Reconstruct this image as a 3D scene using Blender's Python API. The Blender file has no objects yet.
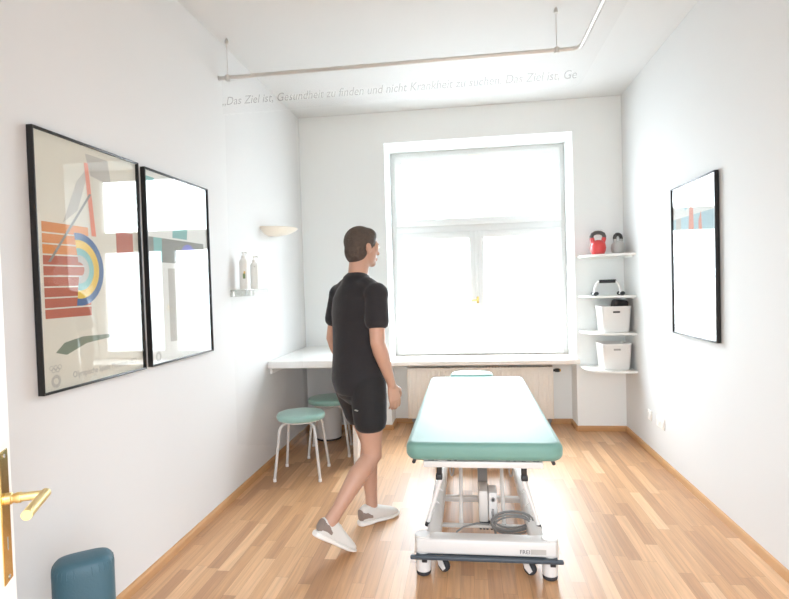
import bpy, bmesh, math, random
from mathutils import Vector, Matrix, Euler
random.seed(7)
S = bpy.context.scene
COL = S.collection
PI = math.pi
V = Vector

# ------------------------------------------------------------------ materials
MATS = {}
def mat(name, col, rough=.6, metal=0.0, bump=0.0, bscale=60.0, var=0.0, vscale=8.0, sheen=0.0, coat=0.0, spec=.5, trans=0.0, sub=0.0):
    m = bpy.data.materials.new(name); m.use_nodes = True
    nt = m.node_tree; b = nt.nodes['Principled BSDF']
    b.inputs['Base Color'].default_value = (*col, 1)
    b.inputs['Roughness'].default_value = rough
    b.inputs['Metallic'].default_value = metal
    b.inputs['Specular IOR Level'].default_value = spec
    if sheen: b.inputs['Sheen Weight'].default_value = sheen; b.inputs['Sheen Roughness'].default_value = .4
    if coat: b.inputs['Coat Weight'].default_value = coat; b.inputs['Coat Roughness'].default_value = .15
    if trans: b.inputs['Transmission Weight'].default_value = trans
    if sub: b.inputs['Subsurface Weight'].default_value = sub; b.inputs['Subsurface Radius'].default_value = (.02,.01,.005)
    tc = nt.nodes.new('ShaderNodeTexCoord')
    if var:
        n = nt.nodes.new('ShaderNodeTexNoise'); n.inputs['Scale'].default_value = vscale; n.inputs['Detail'].default_value = 4
        nt.links.new(tc.outputs['Object'], n.inputs['Vector'])
        mx = nt.nodes.new('ShaderNodeMix'); mx.data_type = 'RGBA'
        mx.inputs['A'].default_value = (*[c*(1-var) for c in col], 1); mx.inputs['B'].default_value = (*[min(1, c*(1+var)) for c in col], 1)
        nt.links.new(n.outputs['Fac'], mx.inputs['Factor']); nt.links.new(mx.outputs['Result'], b.inputs['Base Color'])
    if bump:
        n2 = nt.nodes.new('ShaderNodeTexNoise'); n2.inputs['Scale'].default_value = bscale; n2.inputs['Detail'].default_value = 3
        nt.links.new(tc.outputs['Object'], n2.inputs['Vector'])
        bp = nt.nodes.new('ShaderNodeBump'); bp.inputs['Strength'].default_value = bump; bp.inputs['Distance'].default_value = .01
        nt.links.new(n2.outputs['Fac'], bp.inputs['Height']); nt.links.new(bp.outputs['Normal'], b.inputs['Normal'])
    MATS[name] = m
    return m

WALL   = mat('wall_paint', (.665,.662,.655), .75, bump=.05, bscale=180, var=.012, vscale=3)
CEIL   = mat('ceiling_paint', (.665,.667,.665), .8, bump=.04, bscale=160)
BACKW  = mat('back_wall_paint_lifted', (.85,.875,.87), .75, bump=.05, bscale=180)  # albedo raised in place of the fill light this wall lacks
WHITE  = mat('white_lacquer', (.86,.86,.845), .4, var=.01)
FRAMEW = mat('window_white', (.70,.70,.69), .45, var=.01)
PLAST  = mat('white_plastic', (.80,.785,.755), .4, bump=.02, bscale=300)
BOXP   = mat('box_plastic', (.80,.785,.76), .5, bump=.06, bscale=250)
METALW = mat('white_powder_coat', (.64,.625,.60), .38, bump=.02, bscale=400)
GREYM  = mat('grey_metal', (.30,.295,.285), .45, .4)
BEIGEM = mat('pale_grey_coat', (.62,.59,.55), .45, .1)
CHROME = mat('chrome', (.86,.85,.83), .28, .3)
RAILM  = mat('rail_metal', (.62,.60,.57), .35, .6)
BLACKP = mat('black_plastic', (.018,.018,.02), .45)
BLACKF = mat('black_frame', (.012,.012,.012), .35)
RUBBER = mat('dark_rubber', (.025,.025,.028), .7)
BUMPER = mat('slate_bumper', (.045,.06,.075), .45)
TMINT  = mat('mint_terry_shaded', (.15,.30,.252), .55, bump=.12, bscale=420, var=.03, vscale=14, sheen=.3)  # same mint as the stools, shade on the table darkened into the colour
MINT   = mat('mint_vinyl_lifted', (.255,.44,.385), .5, bump=.05, bscale=220, var=.03, vscale=14, sheen=.35)  # lighter copy of the table mint, lifted for stools standing in shade
TEAL   = mat('teal_leatherette', (.050,.125,.165), .5, bump=.10, bscale=160, var=.06)
BRASS  = mat('polished_brass', (.83,.60,.22), .2, 1.0, var=.05)
BRASSS = mat('satin_brass', (.83,.66,.32), .38, 1.0)
RADI   = mat('radiator_enamel', (.80,.735,.655), .45)
SILLM  = mat('sill_wood', (.80,.735,.67), .45, var=.03)
CERAM  = mat('cream_ceramic', (.88,.80,.69), .5)
SKIN   = mat('skin', (.50,.29,.205), .5, bump=.05, bscale=200, var=.05, vscale=20, sub=.08)
SHIRT  = mat('black_cotton', (.017,.015,.017), .9, bump=.35, bscale=14, var=.15, sheen=.15)
SHORTS = mat('black_jersey', (.012,.011,.012), .85, bump=.3, bscale=16, sheen=.1)
HAIR   = mat('brown_hair', (.07,.05,.038), .7, bump=.6, bscale=140, var=.3, vscale=60)
SHOE   = mat('shoe_mesh', (.66,.64,.60), .7, bump=.2, bscale=260, var=.08)
SHOEG  = mat('shoe_panel', (.26,.20,.17), .6, bump=.15, bscale=200)
SOLE   = mat('shoe_sole', (.80,.78,.74), .6)
EYEM   = mat('eye', (.75,.73,.70), .2)
REDI   = mat('red_enamel', (.66,.045,.045), .35, coat=.3)
GREYI  = mat('grey_enamel', (.46,.46,.44), .4)
IRON   = mat('worn_iron', (.09,.085,.085), .35, .7)
PAPER  = mat('poster_paper', (.70,.66,.575), .8, var=.02)
PAPERW = mat('poster_paper_white', (.80,.79,.765), .8)
INKG   = mat('ink_grey', (.36,.345,.33), .8)
CABLE  = mat('grey_cable', (.20,.195,.185), .5)
LABELG = mat('label_grey', (.42,.40,.37), .7)
LABELD = mat('label_dark', (.05,.05,.05), .7)
BOTTLE = mat('bottle_plastic', (.78,.77,.73), .35, var=.02)
GREENL = mat('label_green', (.16,.25,.08), .6)
YELL   = mat('label_yellow', (.72,.50,.12), .6)
SHELFG = mat('shelf_white', (.83,.83,.80), .3)
OUTLET = mat('outlet_plastic', (.86,.83,.78), .4)
def ink(n, c): return mat(n, c, .8, var=.06, vscale=20)

def glass_mat(name, tint=(1,1,1), frost=0.0, diff=(.8,.82,.8), ior=1.45, rough=.0):
    m = bpy.data.materials.new(name); m.use_nodes = True
    nt = m.node_tree; nt.nodes.clear()
    out = nt.nodes.new('ShaderNodeOutputMaterial'); t = nt.nodes.new('ShaderNodeBsdfTransparent'); t.inputs['Color'].default_value = (*tint, 1)
    g = nt.nodes.new('ShaderNodeBsdfGlossy'); g.inputs['Roughness'].default_value = rough
    f = nt.nodes.new('ShaderNodeFresnel'); ge = nt.nodes.new('ShaderNodeNewGeometry'); mi = nt.nodes.new('ShaderNodeMapRange')
    mi.inputs['To Min'].default_value = ior; mi.inputs['To Max'].default_value = 1/ior          # same sheen seen from either face
    nt.links.new(ge.outputs['Backfacing'], mi.inputs['Value']); nt.links.new(mi.outputs['Result'], f.inputs['IOR'])
    mx = nt.nodes.new('ShaderNodeMixShader')
    nt.links.new(f.outputs[0], mx.inputs[0]); nt.links.new(t.outputs[0], mx.inputs[1]); nt.links.new(g.outputs[0], mx.inputs[2])
    last = mx
    if frost:
        d = nt.nodes.new('ShaderNodeBsdfDiffuse'); d.inputs['Color'].default_value = (*diff, 1)
        m2 = nt.nodes.new('ShaderNodeMixShader'); m2.inputs[0].default_value = frost
        nt.links.new(mx.outputs[0], m2.inputs[1]); nt.links.new(d.outputs[0], m2.inputs[2]); last = m2
    nt.links.new(last.outputs[0], out.inputs['Surface'])
    return m
PANE   = glass_mat('window_glass', (.97,.985,.975))
PGLASS = glass_mat('picture_glass', (.97,.975,.97), ior=1.4)
ACRYL  = glass_mat('acrylic', (.95,.96,.95), .18)

def sheer_mat(name, alpha, col=(.93,.93,.92), back=.5):
    m = bpy.data.materials.new(name); m.use_nodes = True
    nt = m.node_tree; nt.nodes.clear()
    out = nt.nodes.new('ShaderNodeOutputMaterial'); t = nt.nodes.new('ShaderNodeBsdfTransparent')
    d = nt.nodes.new('ShaderNodeBsdfDiffuse'); d.inputs['Color'].default_value = (*col, 1)
    tl = nt.nodes.new('ShaderNodeBsdfTranslucent'); tl.inputs['Color'].default_value = (*col, 1)
    a = nt.nodes.new('ShaderNodeMixShader'); a.inputs[0].default_value = back
    nt.links.new(d.outputs[0], a.inputs[1]); nt.links.new(tl.outputs[0], a.inputs[2])
    w = nt.nodes.new('ShaderNodeTexNoise'); w.inputs['Scale'].default_value = 900      # weave
    mr = nt.nodes.new('ShaderNodeMapRange'); mr.inputs['To Min'].default_value = alpha*.7; mr.inputs['To Max'].default_value = alpha*1.3
    nt.links.new(w.outputs['Fac'], mr.inputs['Value'])
    mx = nt.nodes.new('ShaderNodeMixShader'); nt.links.new(mr.outputs['Result'], mx.inputs[0])
    nt.links.new(t.outputs[0], mx.inputs[1]); nt.links.new(a.outputs[0], mx.inputs[2]); nt.links.new(mx.outputs[0], out.inputs['Surface'])
    return m
LETTER = sheer_mat('letter_grey', .44, (.36,.35,.335), .12)
SHEERB = sheer_mat('sheer_header', .05)
SHEERD = sheer_mat('sheer_voile', .045)

def wood_floor():
    m = bpy.data.materials.new('oak_parquet'); m.use_nodes = True
    nt = m.node_tree; L = nt.links.new; b = nt.nodes['Principled BSDF']
    N = nt.nodes.new
    tc = N('ShaderNodeTexCoord'); sep = N('ShaderNodeSeparateXYZ'); L(tc.outputs['Object'], sep.inputs[0])
    def mth(op, a, bb=None):
        n = N('ShaderNodeMath'); n.operation = op
        for i, q in enumerate((a, bb)):
            if q is None: continue
            if isinstance(q, (int, float)): n.inputs[i].default_value = q
            else: L(q, n.inputs[i])
        return n.outputs[0]
    W_, LEN = .066, .56
    xs = mth('DIVIDE', sep.outputs['X'], W_); row = mth('FLOOR', xs); fx = mth('FRACT', xs)
    wn = N('ShaderNodeTexWhiteNoise'); wn.noise_dimensions = '1D'; L(row, wn.inputs['W'])
    ys = mth('ADD', mth('DIVIDE', sep.outputs['Y'], LEN), mth('MULTIPLY', wn.outputs['Value'], 7.3))
    cell = mth('FLOOR', ys); fy = mth('FRACT', ys)
    cb = N('ShaderNodeCombineXYZ'); L(row, cb.inputs[0]); L(cell, cb.inputs[1])
    w2 = N('ShaderNodeTexWhiteNoise'); w2.noise_dimensions = '2D'; L(cb.outputs[0], w2.inputs['Vector'])
    ramp = N('ShaderNodeValToRGB'); e = ramp.color_ramp.elements
    e[0].position = 0; e[0].color = (.43,.225,.108,1)
    e[1].position = 1; e[1].color = (.70,.45,.255,1)
    for p_, c_ in ((.3,(.51,.275,.13,1)), (.65,(.58,.325,.16,1)), (.9,(.64,.38,.20,1))):
        q = e.new(p_); q.color = c_
    L(w2.outputs['Value'], ramp.inputs[0])
    mp = N('ShaderNodeMapping'); mp.inputs['Scale'].default_value = (70, 2.6, 1); L(tc.outputs['Object'], mp.inputs[0])
    off = N('ShaderNodeVectorMath'); off.operation = 'ADD'; L(mp.outputs[0], off.inputs[0])
    sc = N('ShaderNodeVectorMath'); sc.operation = 'SCALE'; L(w2.outputs['Color'], sc.inputs[0]); sc.inputs['Scale'].default_value = 40; L(sc.outputs[0], off.inputs[1])
    g = N('ShaderNodeTexNoise'); g.inputs['Scale'].default_value = 1; g.inputs['Detail'].default_value = 5; g.inputs['Distortion'].default_value = .6; L(off.outputs[0], g.inputs['Vector'])
    gm = N('ShaderNodeMapRange'); gm.inputs['From Min'].default_value = .3; gm.inputs['From Max'].default_value = .7; gm.inputs['To Min'].default_value = .82; gm.inputs['To Max'].default_value = 1.12; L(g.outputs['Fac'], gm.inputs['Value'])
    ex = mth('MINIMUM', fx, mth('SUBTRACT', 1.0, fx)); ey = mth('MINIMUM', fy, mth('SUBTRACT', 1.0, fy))
    gx = mth('GREATER_THAN', ex, .012); gy = mth('GREATER_THAN', ey, .0018)
    seam = mth('ADD', mth('MULTIPLY', mth('MULTIPLY', gx, gy), .35), .65)
    k = mth('MULTIPLY', gm.outputs[0], seam)
    vs = N('ShaderNodeVectorMath'); vs.operation = 'SCALE'; L(ramp.outputs['Color'], vs.inputs[0]); L(k, vs.inputs['Scale'])
    L(vs.outputs[0], b.inputs['Base Color'])
    b.inputs['Roughness'].default_value = .36
    rr = N('ShaderNodeMapRange'); rr.inputs['To Min'].default_value = .34; rr.inputs['To Max'].default_value = .46; b.inputs['Specular IOR Level'].default_value = .85; L(g.outputs['Fac'], rr.inputs['Value']); L(rr.outputs[0], b.inputs['Roughness'])
    bp = N('ShaderNodeBump'); bp.inputs['Strength'].default_value = .06; bp.inputs['Distance'].default_value = .004; L(k, bp.inputs['Height']); L(bp.outputs[0], b.inputs['Normal'])
    return m
FLOORM = wood_floor()
OAK = mat('oak_baseboard', (.50,.27,.115), .42, var=.12, vscale=9)

# ------------------------------------------------------------------ mesh builder (world coordinates)
class MB:
    def __init__(s): s.bm = bmesh.new(); s.mi = 0
    def _fin(s, faces, smooth):
        for f in faces: f.material_index = s.mi; f.smooth = smooth
    def quad(s, pts, smooth=False):
        f = s.bm.faces.new([s.bm.verts.new(V(p)) for p in pts]); s._fin([f], smooth); return f
    def box(s, lo, hi, bev=0.0, seg=2, M=None):
        lo, hi = V(lo), V(hi); t = bmesh.new()
        bmesh.ops.create_cube(t, size=1)
        for v in t.verts: v.co = V(((v.co.x+.5)*(hi.x-lo.x)+lo.x, (v.co.y+.5)*(hi.y-lo.y)+lo.y, (v.co.z+.5)*(hi.z-lo.z)+lo.z))
        if bev: bmesh.ops.bevel(t, geom=t.edges[:]+t.verts[:], offset=bev, segments=seg, profile=.5, affect='EDGES', clamp_overlap=True)
        s._merge(t, M, bev > 0)
    def _merge(s, t, M=None, smooth=False):
        vm = {}
        for v in t.verts: vm[v] = s.bm.verts.new(M @ v.co if M else v.co)
        fs = []
        for f in t.faces:
            try: fs.append(s.bm.faces.new([vm[v] for v in f.verts]))
            except ValueError: pass
        s._fin(fs, smooth); t.free()
    def loft(s, rings, cap=True, closed=False, smooth=True):
        rv = [[s.bm.verts.new(V(p)) for p in r] for r in rings]; fs = []; n = len(rv[0])
        R_ = len(rv)
        for i in range(R_ if closed else R_-1):
            a, b = rv[i], rv[(i+1) % R_]
            for j in range(n):
                fs.append(s.bm.faces.new((a[j], a[(j+1)%n], b[(j+1)%n], b[j])))
        if cap and not closed:
            fs.append(s.bm.faces.new(rv[0][::-1])); fs.append(s.bm.faces.new(rv[-1]))
        s._fin(fs, smooth)
    def tube(s, pts, r, n=10, closed=False, cap=True):
        pts = [V(p) for p in pts]; m = len(pts); rs = r if isinstance(r, (list, tuple)) else [r]*m
        tang = []
        for i in range(m):
            a = pts[(i-1) % m] if (closed or i > 0) else pts[i]; b = pts[(i+1) % m] if (closed or i < m-1) else pts[i]
            tang.append((b-a).normalized())
        up = V((0,0,1)) if abs(tang[0].z) < .9 else V((1,0,0))
        u = tang[0].cross(up).normalized(); rings = []
        for i in range(m):
            t = tang[i]; u = (u - t*u.dot(t)).normalized(); w = t.cross(u)
            rings.append([pts[i] + (u*math.cos(2*PI*j/n) + w*math.sin(2*PI*j/n))*rs[i] for j in range(n)])
        s.loft(rings, cap, closed)
    def cyl(s, a, b, r, r2=None, n=24): s.tube([a, b], [r, r if r2 is None else r2], n)
    def lathe(s, prof, c, n=32, axis=(0,0,1), start=0, sweep=2*PI):
        c = V(c); ax = V(axis).normalized(); q = V((0,0,1)).rotation_difference(ax)
        full = abs(sweep-2*PI) < 1e-6
        rings = []
        for (r, z) in prof:
            rr = max(r, 1e-4)
            rings.append([c + q @ V((rr*math.cos(start+sweep*j/(n if full else n-1)), rr*math.sin(start+sweep*j/(n if full else n-1)), z)) for j in range(n)])
        if full: s.loft(rings, True)
        else:
            rv = [[s.bm.verts.new(p) for p in r] for r in rings]; fs = []
            for i in range(len(rv)-1):
                for j in range(n-1): fs.append(s.bm.faces.new((rv[i][j], rv[i][j+1], rv[i+1][j+1], rv[i+1][j])))
            s._fin(fs, True)
    def prism(s, poly, z0, z1, f=lambda x, y, z: (x, y, z), smooth=False):
        a = [s.bm.verts.new(V(f(x, y, z0))) for x, y in poly]; b = [s.bm.verts.new(V(f(x, y, z1))) for x, y in poly]; n = len(poly)
        fs = [s.bm.faces.new(a[::-1]), s.bm.faces.new(b)] + [s.bm.faces.new((a[i], a[(i+1)%n], b[(i+1)%n], b[i])) for i in range(n)]
        s._fin(fs, smooth)
    def ball(s, c, rx, ry=None, rz=None, n=24, M=None):
        ry = ry or rx; rz = rz or rx; t = bmesh.new(); bmesh.ops.create_uvsphere(t, u_segments=n, v_segments=max(8, n//2), radius=1)
        for v in t.verts: v.co = V((v.co.x*rx, v.co.y*ry, v.co.z*rz))
        s._merge(t, Matrix.Translation(V(c)) @ (M or Matrix()), True)
    def build(s, name, mats, parent=None, sharp=40):
        bmesh.ops.recalc_face_normals(s.bm, faces=s.bm.faces[:])
        me = bpy.data.meshes.new(name); 
        if parent is not None: s.bm.transform(WM(parent).inverted())
        s.bm.to_mesh(me); s.bm.free()
        for m in (mats if isinstance(mats, (list, tuple)) else [mats]): me.materials.append(m)
        if sharp: me.set_sharp_from_angle(angle=math.radians(sharp))
        o = bpy.data.objects.new(name, me); COL.objects.link(o)
        if parent is not None: o.parent = parent
        return o

def WM(o):
    m = Matrix.LocRotScale(o.location, o.rotation_euler, None)
    return WM(o.parent) @ m if o.parent else m
def tag(o, label=None, cat=None, group=None, kind=None):
    if label: o['label'] = label
    if cat: o['category'] = cat
    if group: o['group'] = group
    if kind: o['kind'] = kind
    return o
def thing(name, label, cat, loc=(0,0,0), rz=0.0, group=None, kind=None):
    o = bpy.data.objects.new(name, None); COL.objects.link(o); o.location = loc; o.rotation_euler = (0,0,rz); o.empty_display_size = .1
    return tag(o, label, cat, group, kind)
def part(name, bmb, m, parent, label=None, sharp=40):
    o = bmb.build(name, m, parent, sharp)
    if label: o['label'] = label
    return o
def copy_tree(o, parent=None):
    c = o.copy(); COL.objects.link(c)
    if parent: c.parent = parent
    for ch in list(o.children): copy_tree(ch, c)
    return c
def add_mods(o, *mods):
    for t, kw in mods:
        m = o.modifiers.new(t.lower(), t)
        for k, v in kw.items(): setattr(m, k, v)
def bake(o):
    dg = bpy.context.evaluated_depsgraph_get(); me = bpy.data.meshes.new_from_object(o.evaluated_get(dg))
    o.modifiers.clear(); old = o.data; o.data = me; bpy.data.meshes.remove(old)
def text_mesh(txt, size, shear=0.0, font_extrude=.0):
    cu = bpy.data.curves.new('txt', 'FONT'); cu.body = txt; cu.size = size; cu.shear = shear; cu.extrude = font_extrude; cu.resolution_u = 3
    o = bpy.data.objects.new('txt', cu); COL.objects.link(o); bpy.context.view_layer.update()
    me = bpy.data.meshes.new_from_object(o.evaluated_get(bpy.context.evaluated_depsgraph_get()))
    bpy.data.objects.remove(o); bpy.data.curves.remove(cu)
    return me
def add_text(mb, txt, place, width=None, height=None, shear=0.0):
    me = text_mesh(txt, 1.0, shear)
    xs = [v.co.x for v in me.vertices]; ys = [v.co.y for v in me.vertices]
    x0, w = min(xs), max(xs)-min(xs); h = .72
    sx = width/w; sy = (height/h) if height else sx
    vs = [mb.bm.verts.new(V(place((v.co.x-x0)*sx, v.co.y*sy))) for v in me.vertices]; fs = []
    for p in me.polygons:
        try: fs.append(mb.bm.faces.new([vs[i] for i in p.vertices]))
        except ValueError: pass
    mb._fin(fs, False); bpy.data.meshes.remove(me)

# ------------------------------------------------------------------ room
XL, XR, YB, ZC = -1.641, 1.472, 5.39, 3.159
YF = .16                       # wall of the doorway the camera looks through
WX0, WX1, WZ0, WZ1 = -.777, 1.023, .69, 2.854
YW, YN = 5.83, 5.66            # window plane, niche wall

f = MB(); f.quad([(XL-.3,-2.2,0),(XR+.3,-2.2,0),(XR+.3,YW+.1,0),(XL-.3,YW+.1,0)])
tag(f.build('floor', FLOORM), 'brown oak strip parquet floor', 'floor', kind='structure')
f = MB(); f.box((XL-.15,YF-.14,ZC),(XR+.15,YW+.2,ZC+.15)); tag(f.build('ceiling', CEIL), 'plain white ceiling', 'ceiling', kind='structure')
f = MB(); f.box((XL-.15,YF-.14,0),(XL,YW+.2,ZC)); tag(f.build('wall_left', WALL), 'white wall with two framed posters', 'wall', kind='structure')
f = MB(); f.box((XR,YF-.14,0),(XR+.15,YW+.2,ZC)); tag(f.build('wall_right', WALL), 'white wall with one framed poster', 'wall', kind='structure')
f = MB()                       # back wall: piers, lintel, parapet of the radiator niche
f.box((XL,YB,0),(WX0,YW+.2,ZC)); f.box((WX1,YB,0),(XR,YW+.2,ZC)); f.box((WX0,YB,WZ1),(WX1,YW+.2,ZC)); f.box((WX0,YN,0),(WX1,YW+.2,WZ0-.04))
tag(f.build('wall_back', BACKW), 'pale wall around the window with radiator niche', 'wall', kind='structure')
DX0, DX1, DZ = -.50, .95, 2.45  # opening made wider than the door leaf to admit more fill light
f = MB(); f.box((XL,YF-.14,0),(DX0,YF,ZC)); f.box((DX1,YF-.14,0),(XR,YF,ZC)); f.box((DX0,YF-.14,DZ),(DX1,YF,ZC))
tag(f.build('wall_front', WALL), 'white wall with the doorway', 'wall', kind='structure')

def board(name, segs, label):
    f = MB()
    for (a, b, n) in segs:      # a,b floor points on the wall, n inward normal
        a, b, n = V((*a,0)), V((*b,0)), V((*n,0)); t = (b-a)
        prof = [(0,0),(.016,0),(.016,.035),(.011,.046),(0,.05)]
        rings = [[p + n*q + V((0,0,z)) for q, z in prof] for p in (a, b)]
        f.loft(rings, True, smooth=False)
    tag(f.build(name, OAK, sharp=0), label, 'baseboard', kind='structure')
board('baseboard_left', [((XL,YF),(XL,YB),(1,0))], 'oak baseboard along the left wall')
board('baseboard_right', [((XR,YF),(XR,YB),(-1,0))], 'oak baseboard along the right wall')
board('baseboard_back', [((XL,YB),(WX0,YB),(0,-1)),((WX0,YB),(WX0,YN),(1,0)),((WX0,YN),(WX1,YN),(0,-1)),((WX1,YN),(WX1,YB),(-1,0)),((WX1,YB),(XR,YB),(0,-1))], 'oak baseboard under the window')

# window sill
f = MB(); f.box((WX0-.03,YB-.035,WZ0-.045),(WX1+.03,YB+.001,WZ0),.008); f.box((WX0+.001,YB,WZ0-.045),(WX1-.001,YW+.02,WZ0))
tag(f.build('trim_1', SILLM), 'pale window sill above the radiator', 'window sill', kind='structure')

# window
wn = thing('window_1', 'tall white window with transom light and two casements', 'window', ((WX0+WX1)/2, YW, WZ0), kind='structure')
def rect_frame(mb, x0, x1, z0, z1, w, y0, y1, bev=.006, wt=None, wb=None):
    wt = w if wt is None else wt; wb = w if wb is None else wb
    mb.box((x0,y0,z0),(x0+w,y1,z1),bev); mb.box((x1-w,y0,z0),(x1,y1,z1),bev)
    mb.box((x0+w-.004,y0,z1-wt),(x1-w+.004,y1,z1),bev); mb.box((x0+w-.004,y0,z0),(x1-w+.004,y1,z0+wb),bev)
f = MB(); rect_frame(f, WX0, WX1, WZ0, WZ1, .055, YW, YW+.08)
f.box((WX0+.05,YW-.012,1.985),(WX1-.05,YW+.08,2.075),.008); part('window_frame', f, FRAMEW, wn)
cas = []
for nm, x0, x1, z0, z1, gw in (('transom_sash', WX0+.045, WX1-.045, 2.065, WZ1-.045, .07), ('casement_sash', WX0+.045, .112, WZ0+.012, 1.995, .07), ('casement_sash', .112, WX1-.045, WZ0+.012, 1.995, .07)):
    f = MB(); rect_frame(f, x0, x1, z0, z1, gw, YW-.03, YW+.05, .008)
    f2 = MB(); rect_frame(f2, x0+gw-.004, x1-gw+.004, z0+gw-.004, z1-gw+.004, .012, YW-.018, YW+.03, .004)
    sash = part(nm, f, FRAMEW, wn); part('glazing_bead', f2, FRAMEW, sash)
    g = MB(); g.box((x0+gw-.002,YW+.008,z0+gw-.002),(x1-gw+.002,YW+.014,z1-gw+.002)); part('pane', g, PANE, sash); cas.append(sash)
f = MB(); f.box((.095,YW-.042,.70),(.131,YW-.028,1.99),.006); part('meeting_stile', f, FRAMEW, wn)
f = MB(); f.box((.100,YW-.055,1.235),(.124,YW-.040,1.305),.004); f.tube([(.112,YW-.05,1.27),(.112,YW-.085,1.27),(.06,YW-.092,1.268),(.045,YW-.092,1.262)],.008); part('window_handle', f, BRASS, wn, 'brass handle')
f = MB(); f.box((.05,YW-.05,WZ1-.10),(.19,YW-.03,WZ1-.065),.006); part('transom_latch', f, SILLM, wn)

# facade across the street, seen bleached through the panes
# ------------------------------------------------------------------ door at the left edge
HX, HY = -.925, .985           # latch edge of the leaf (far end)
dv = V((-.43,.903,0)).normalized(); dn = V((dv.y,-dv.x,0))
dr = thing('door_1', 'open white door with brass handle at the left edge', 'door', (0,0,0), kind='structure')
B0 = V((HX,HY,0))
def DP(s_, n_, z): return B0 + dv*s_ + dn*n_ + V((0,0,z))
MD = Matrix(((dv.x,dn.x,0,B0.x),(dv.y,dn.y,0,B0.y),(0,0,1,0),(0,0,0,1)))
f = MB(); f.box((-.86,-.042,.008),(0,0,2.06),.002,1,MD); part('door_leaf', f, WHITE, dr)
sc_ = -.045
f = MB(); f.box((sc_-.021,0,.892),(sc_+.021,.003,1.150),.0012,1,MD); pl = part('door_plate', f, BRASS, dr, 'polished brass plate')
f = MB()
for z in (.902,1.140): f.cyl(DP(sc_,.003,z), DP(sc_,.0045,z), .004, n=14)
f.box((sc_-.0025,.0028,.955),(sc_+.0025,.0034,.980),0,1,MD); part('screws_and_keyhole', f, GREYM, pl)
f = MB()
zc = 1.055
f.lathe([(.0,0),(.0115,0),(.0115,.010),(.009,.012),(.009,.016),(.0105,.018),(.0105,.026)], DP(sc_,.003,zc), 24, dn)
f.cyl(DP(sc_,.026,zc), DP(sc_,.072,zc), .0085)
f.tube([DP(sc_+.008,.069,zc), DP(sc_-.108,.069,zc)], .0095, 24)
part('door_handle', f, BRASSS, dr, 'satin brass lever handle')

# ------------------------------------------------------------------ framed pictures
def emblem_rings(mb, place, cx, cz, r):
    for (dx, dz) in ((-2.2,0),(0,0),(2.2,0),(-1.1,-1),(1.1,-1)):
        c = (cx+dx*r*1.0, cz+dz*r)
        n = 20
        for k in range(n):
            a, b = 2*PI*k/n, 2*PI*(k+1)/n
            mb.quad([place(c[0]+rr*math.cos(q), c[1]+rr*math.sin(q)) for rr, q in ((r,a),(r,b),(r*.8,b),(r*.8,a))])
def emblem_sun(mb, place, cx, cz, r):
    for k in range(24):
        a = 2*PI*k/24
        mb.quad([place(cx+rr*math.cos(q), cz+rr*math.sin(q)) for rr, q in ((r*.5,a),(r,a+.35),(r,a+.48),(r*.5,a+.14))])
def picture(name, label, wall_x, side, y0, y1, z0, z1, paper, draw):
    # side=+1: hangs on a wall whose room side is +x; u runs to the viewer's right
    t = thing(name, label, 'picture', (wall_x, (y0+y1)/2, z0))
    xo = lambda d: wall_x + side*d
    bx = lambda mb, d0, d1, ya, yb, za, zb, bev=0: mb.box((min(xo(d0),xo(d1)),ya,za),(max(xo(d0),xo(d1)),yb,zb),bev)
    f = MB(); w = .008
    bx(f,.002,.028,y0,y0+w,z0,z1,.0015); bx(f,.002,.028,y1-w,y1,z0,z1,.0015); bx(f,.002,.028,y0+w,y1-w,z1-w,z1,.0015); bx(f,.002,.028,y0+w,y1-w,z0,z0+w,.0015)
    bx(f,.002,.006,y0+w,y1-w,z0+w,z1-w); part('frame', f, BLACKF, t, 'thin black frame')
    Wd, Hd = y1-y0-2*w, z1-z0-2*w
    def place(u, v, lay=0): # u,v in metres from lower-left as seen
        yy = (y0+w+u) if side > 0 else (y1-w-u)
        return (xo(.012+.0003*lay), yy, z0+w+v)
    f = MB(); mats = [paper]
    f.quad([place(0,0),place(Wd,0),place(Wd,Hd),place(0,Hd)])
    draw(f, mats, place, Wd, Hd)
    part('poster_print', f, mats, t, sharp=0)
    f = MB(); bx(f,.019,.021,y0+w,y1-w,z0+w,z1-w); part('picture_glass', f, PGLASS, t)
    return t
def shape(mb, mats, m, pts, place, lay):
    if m not in mats: mats.append(m)
    mb.mi = mats.index(m); mb.quad([place(u, v, lay) for u, v in pts])
def arc(mb, mats, m, place, cx, cz, r0, r1, a0, a1, lay, n=18, sx=1.0):
    if m not in mats: mats.append(m)
    mb.mi = mats.index(m)
    for k in range(n):
        a, b = a0+(a1-a0)*k/n, a0+(a1-a0)*(k+1)/n
        mb.quad([place(cx+sx*rr*math.cos(q), cz+rr*math.sin(q), lay) for rr, q in ((r0,a),(r1,a),(r1,b),(r0,b))])
ORG, BRK, BLU, YEL, TQ = ink('ink_orange',(.68,.27,.09)), ink('ink_brick',(.46,.14,.09)), ink('ink_blue',(.10,.17,.33)), ink('ink_yellow',(.80,.55,.12)), ink('ink_turquoise',(.24,.48,.47))
PAL, GRN, SAL, VIO, SKY, STONE, LILAC = ink('ink_pale_grey',(.50,.47,.43)), ink('ink_sage',(.22,.25,.19)), ink('ink_salmon',(.78,.30,.22)), ink('ink_violet',(.22,.22,.62)), ink('ink_sky',(.42,.60,.68)), ink('ink_stone',(.27,.27,.25)), ink('ink_lilac',(.58,.55,.68))
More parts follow.
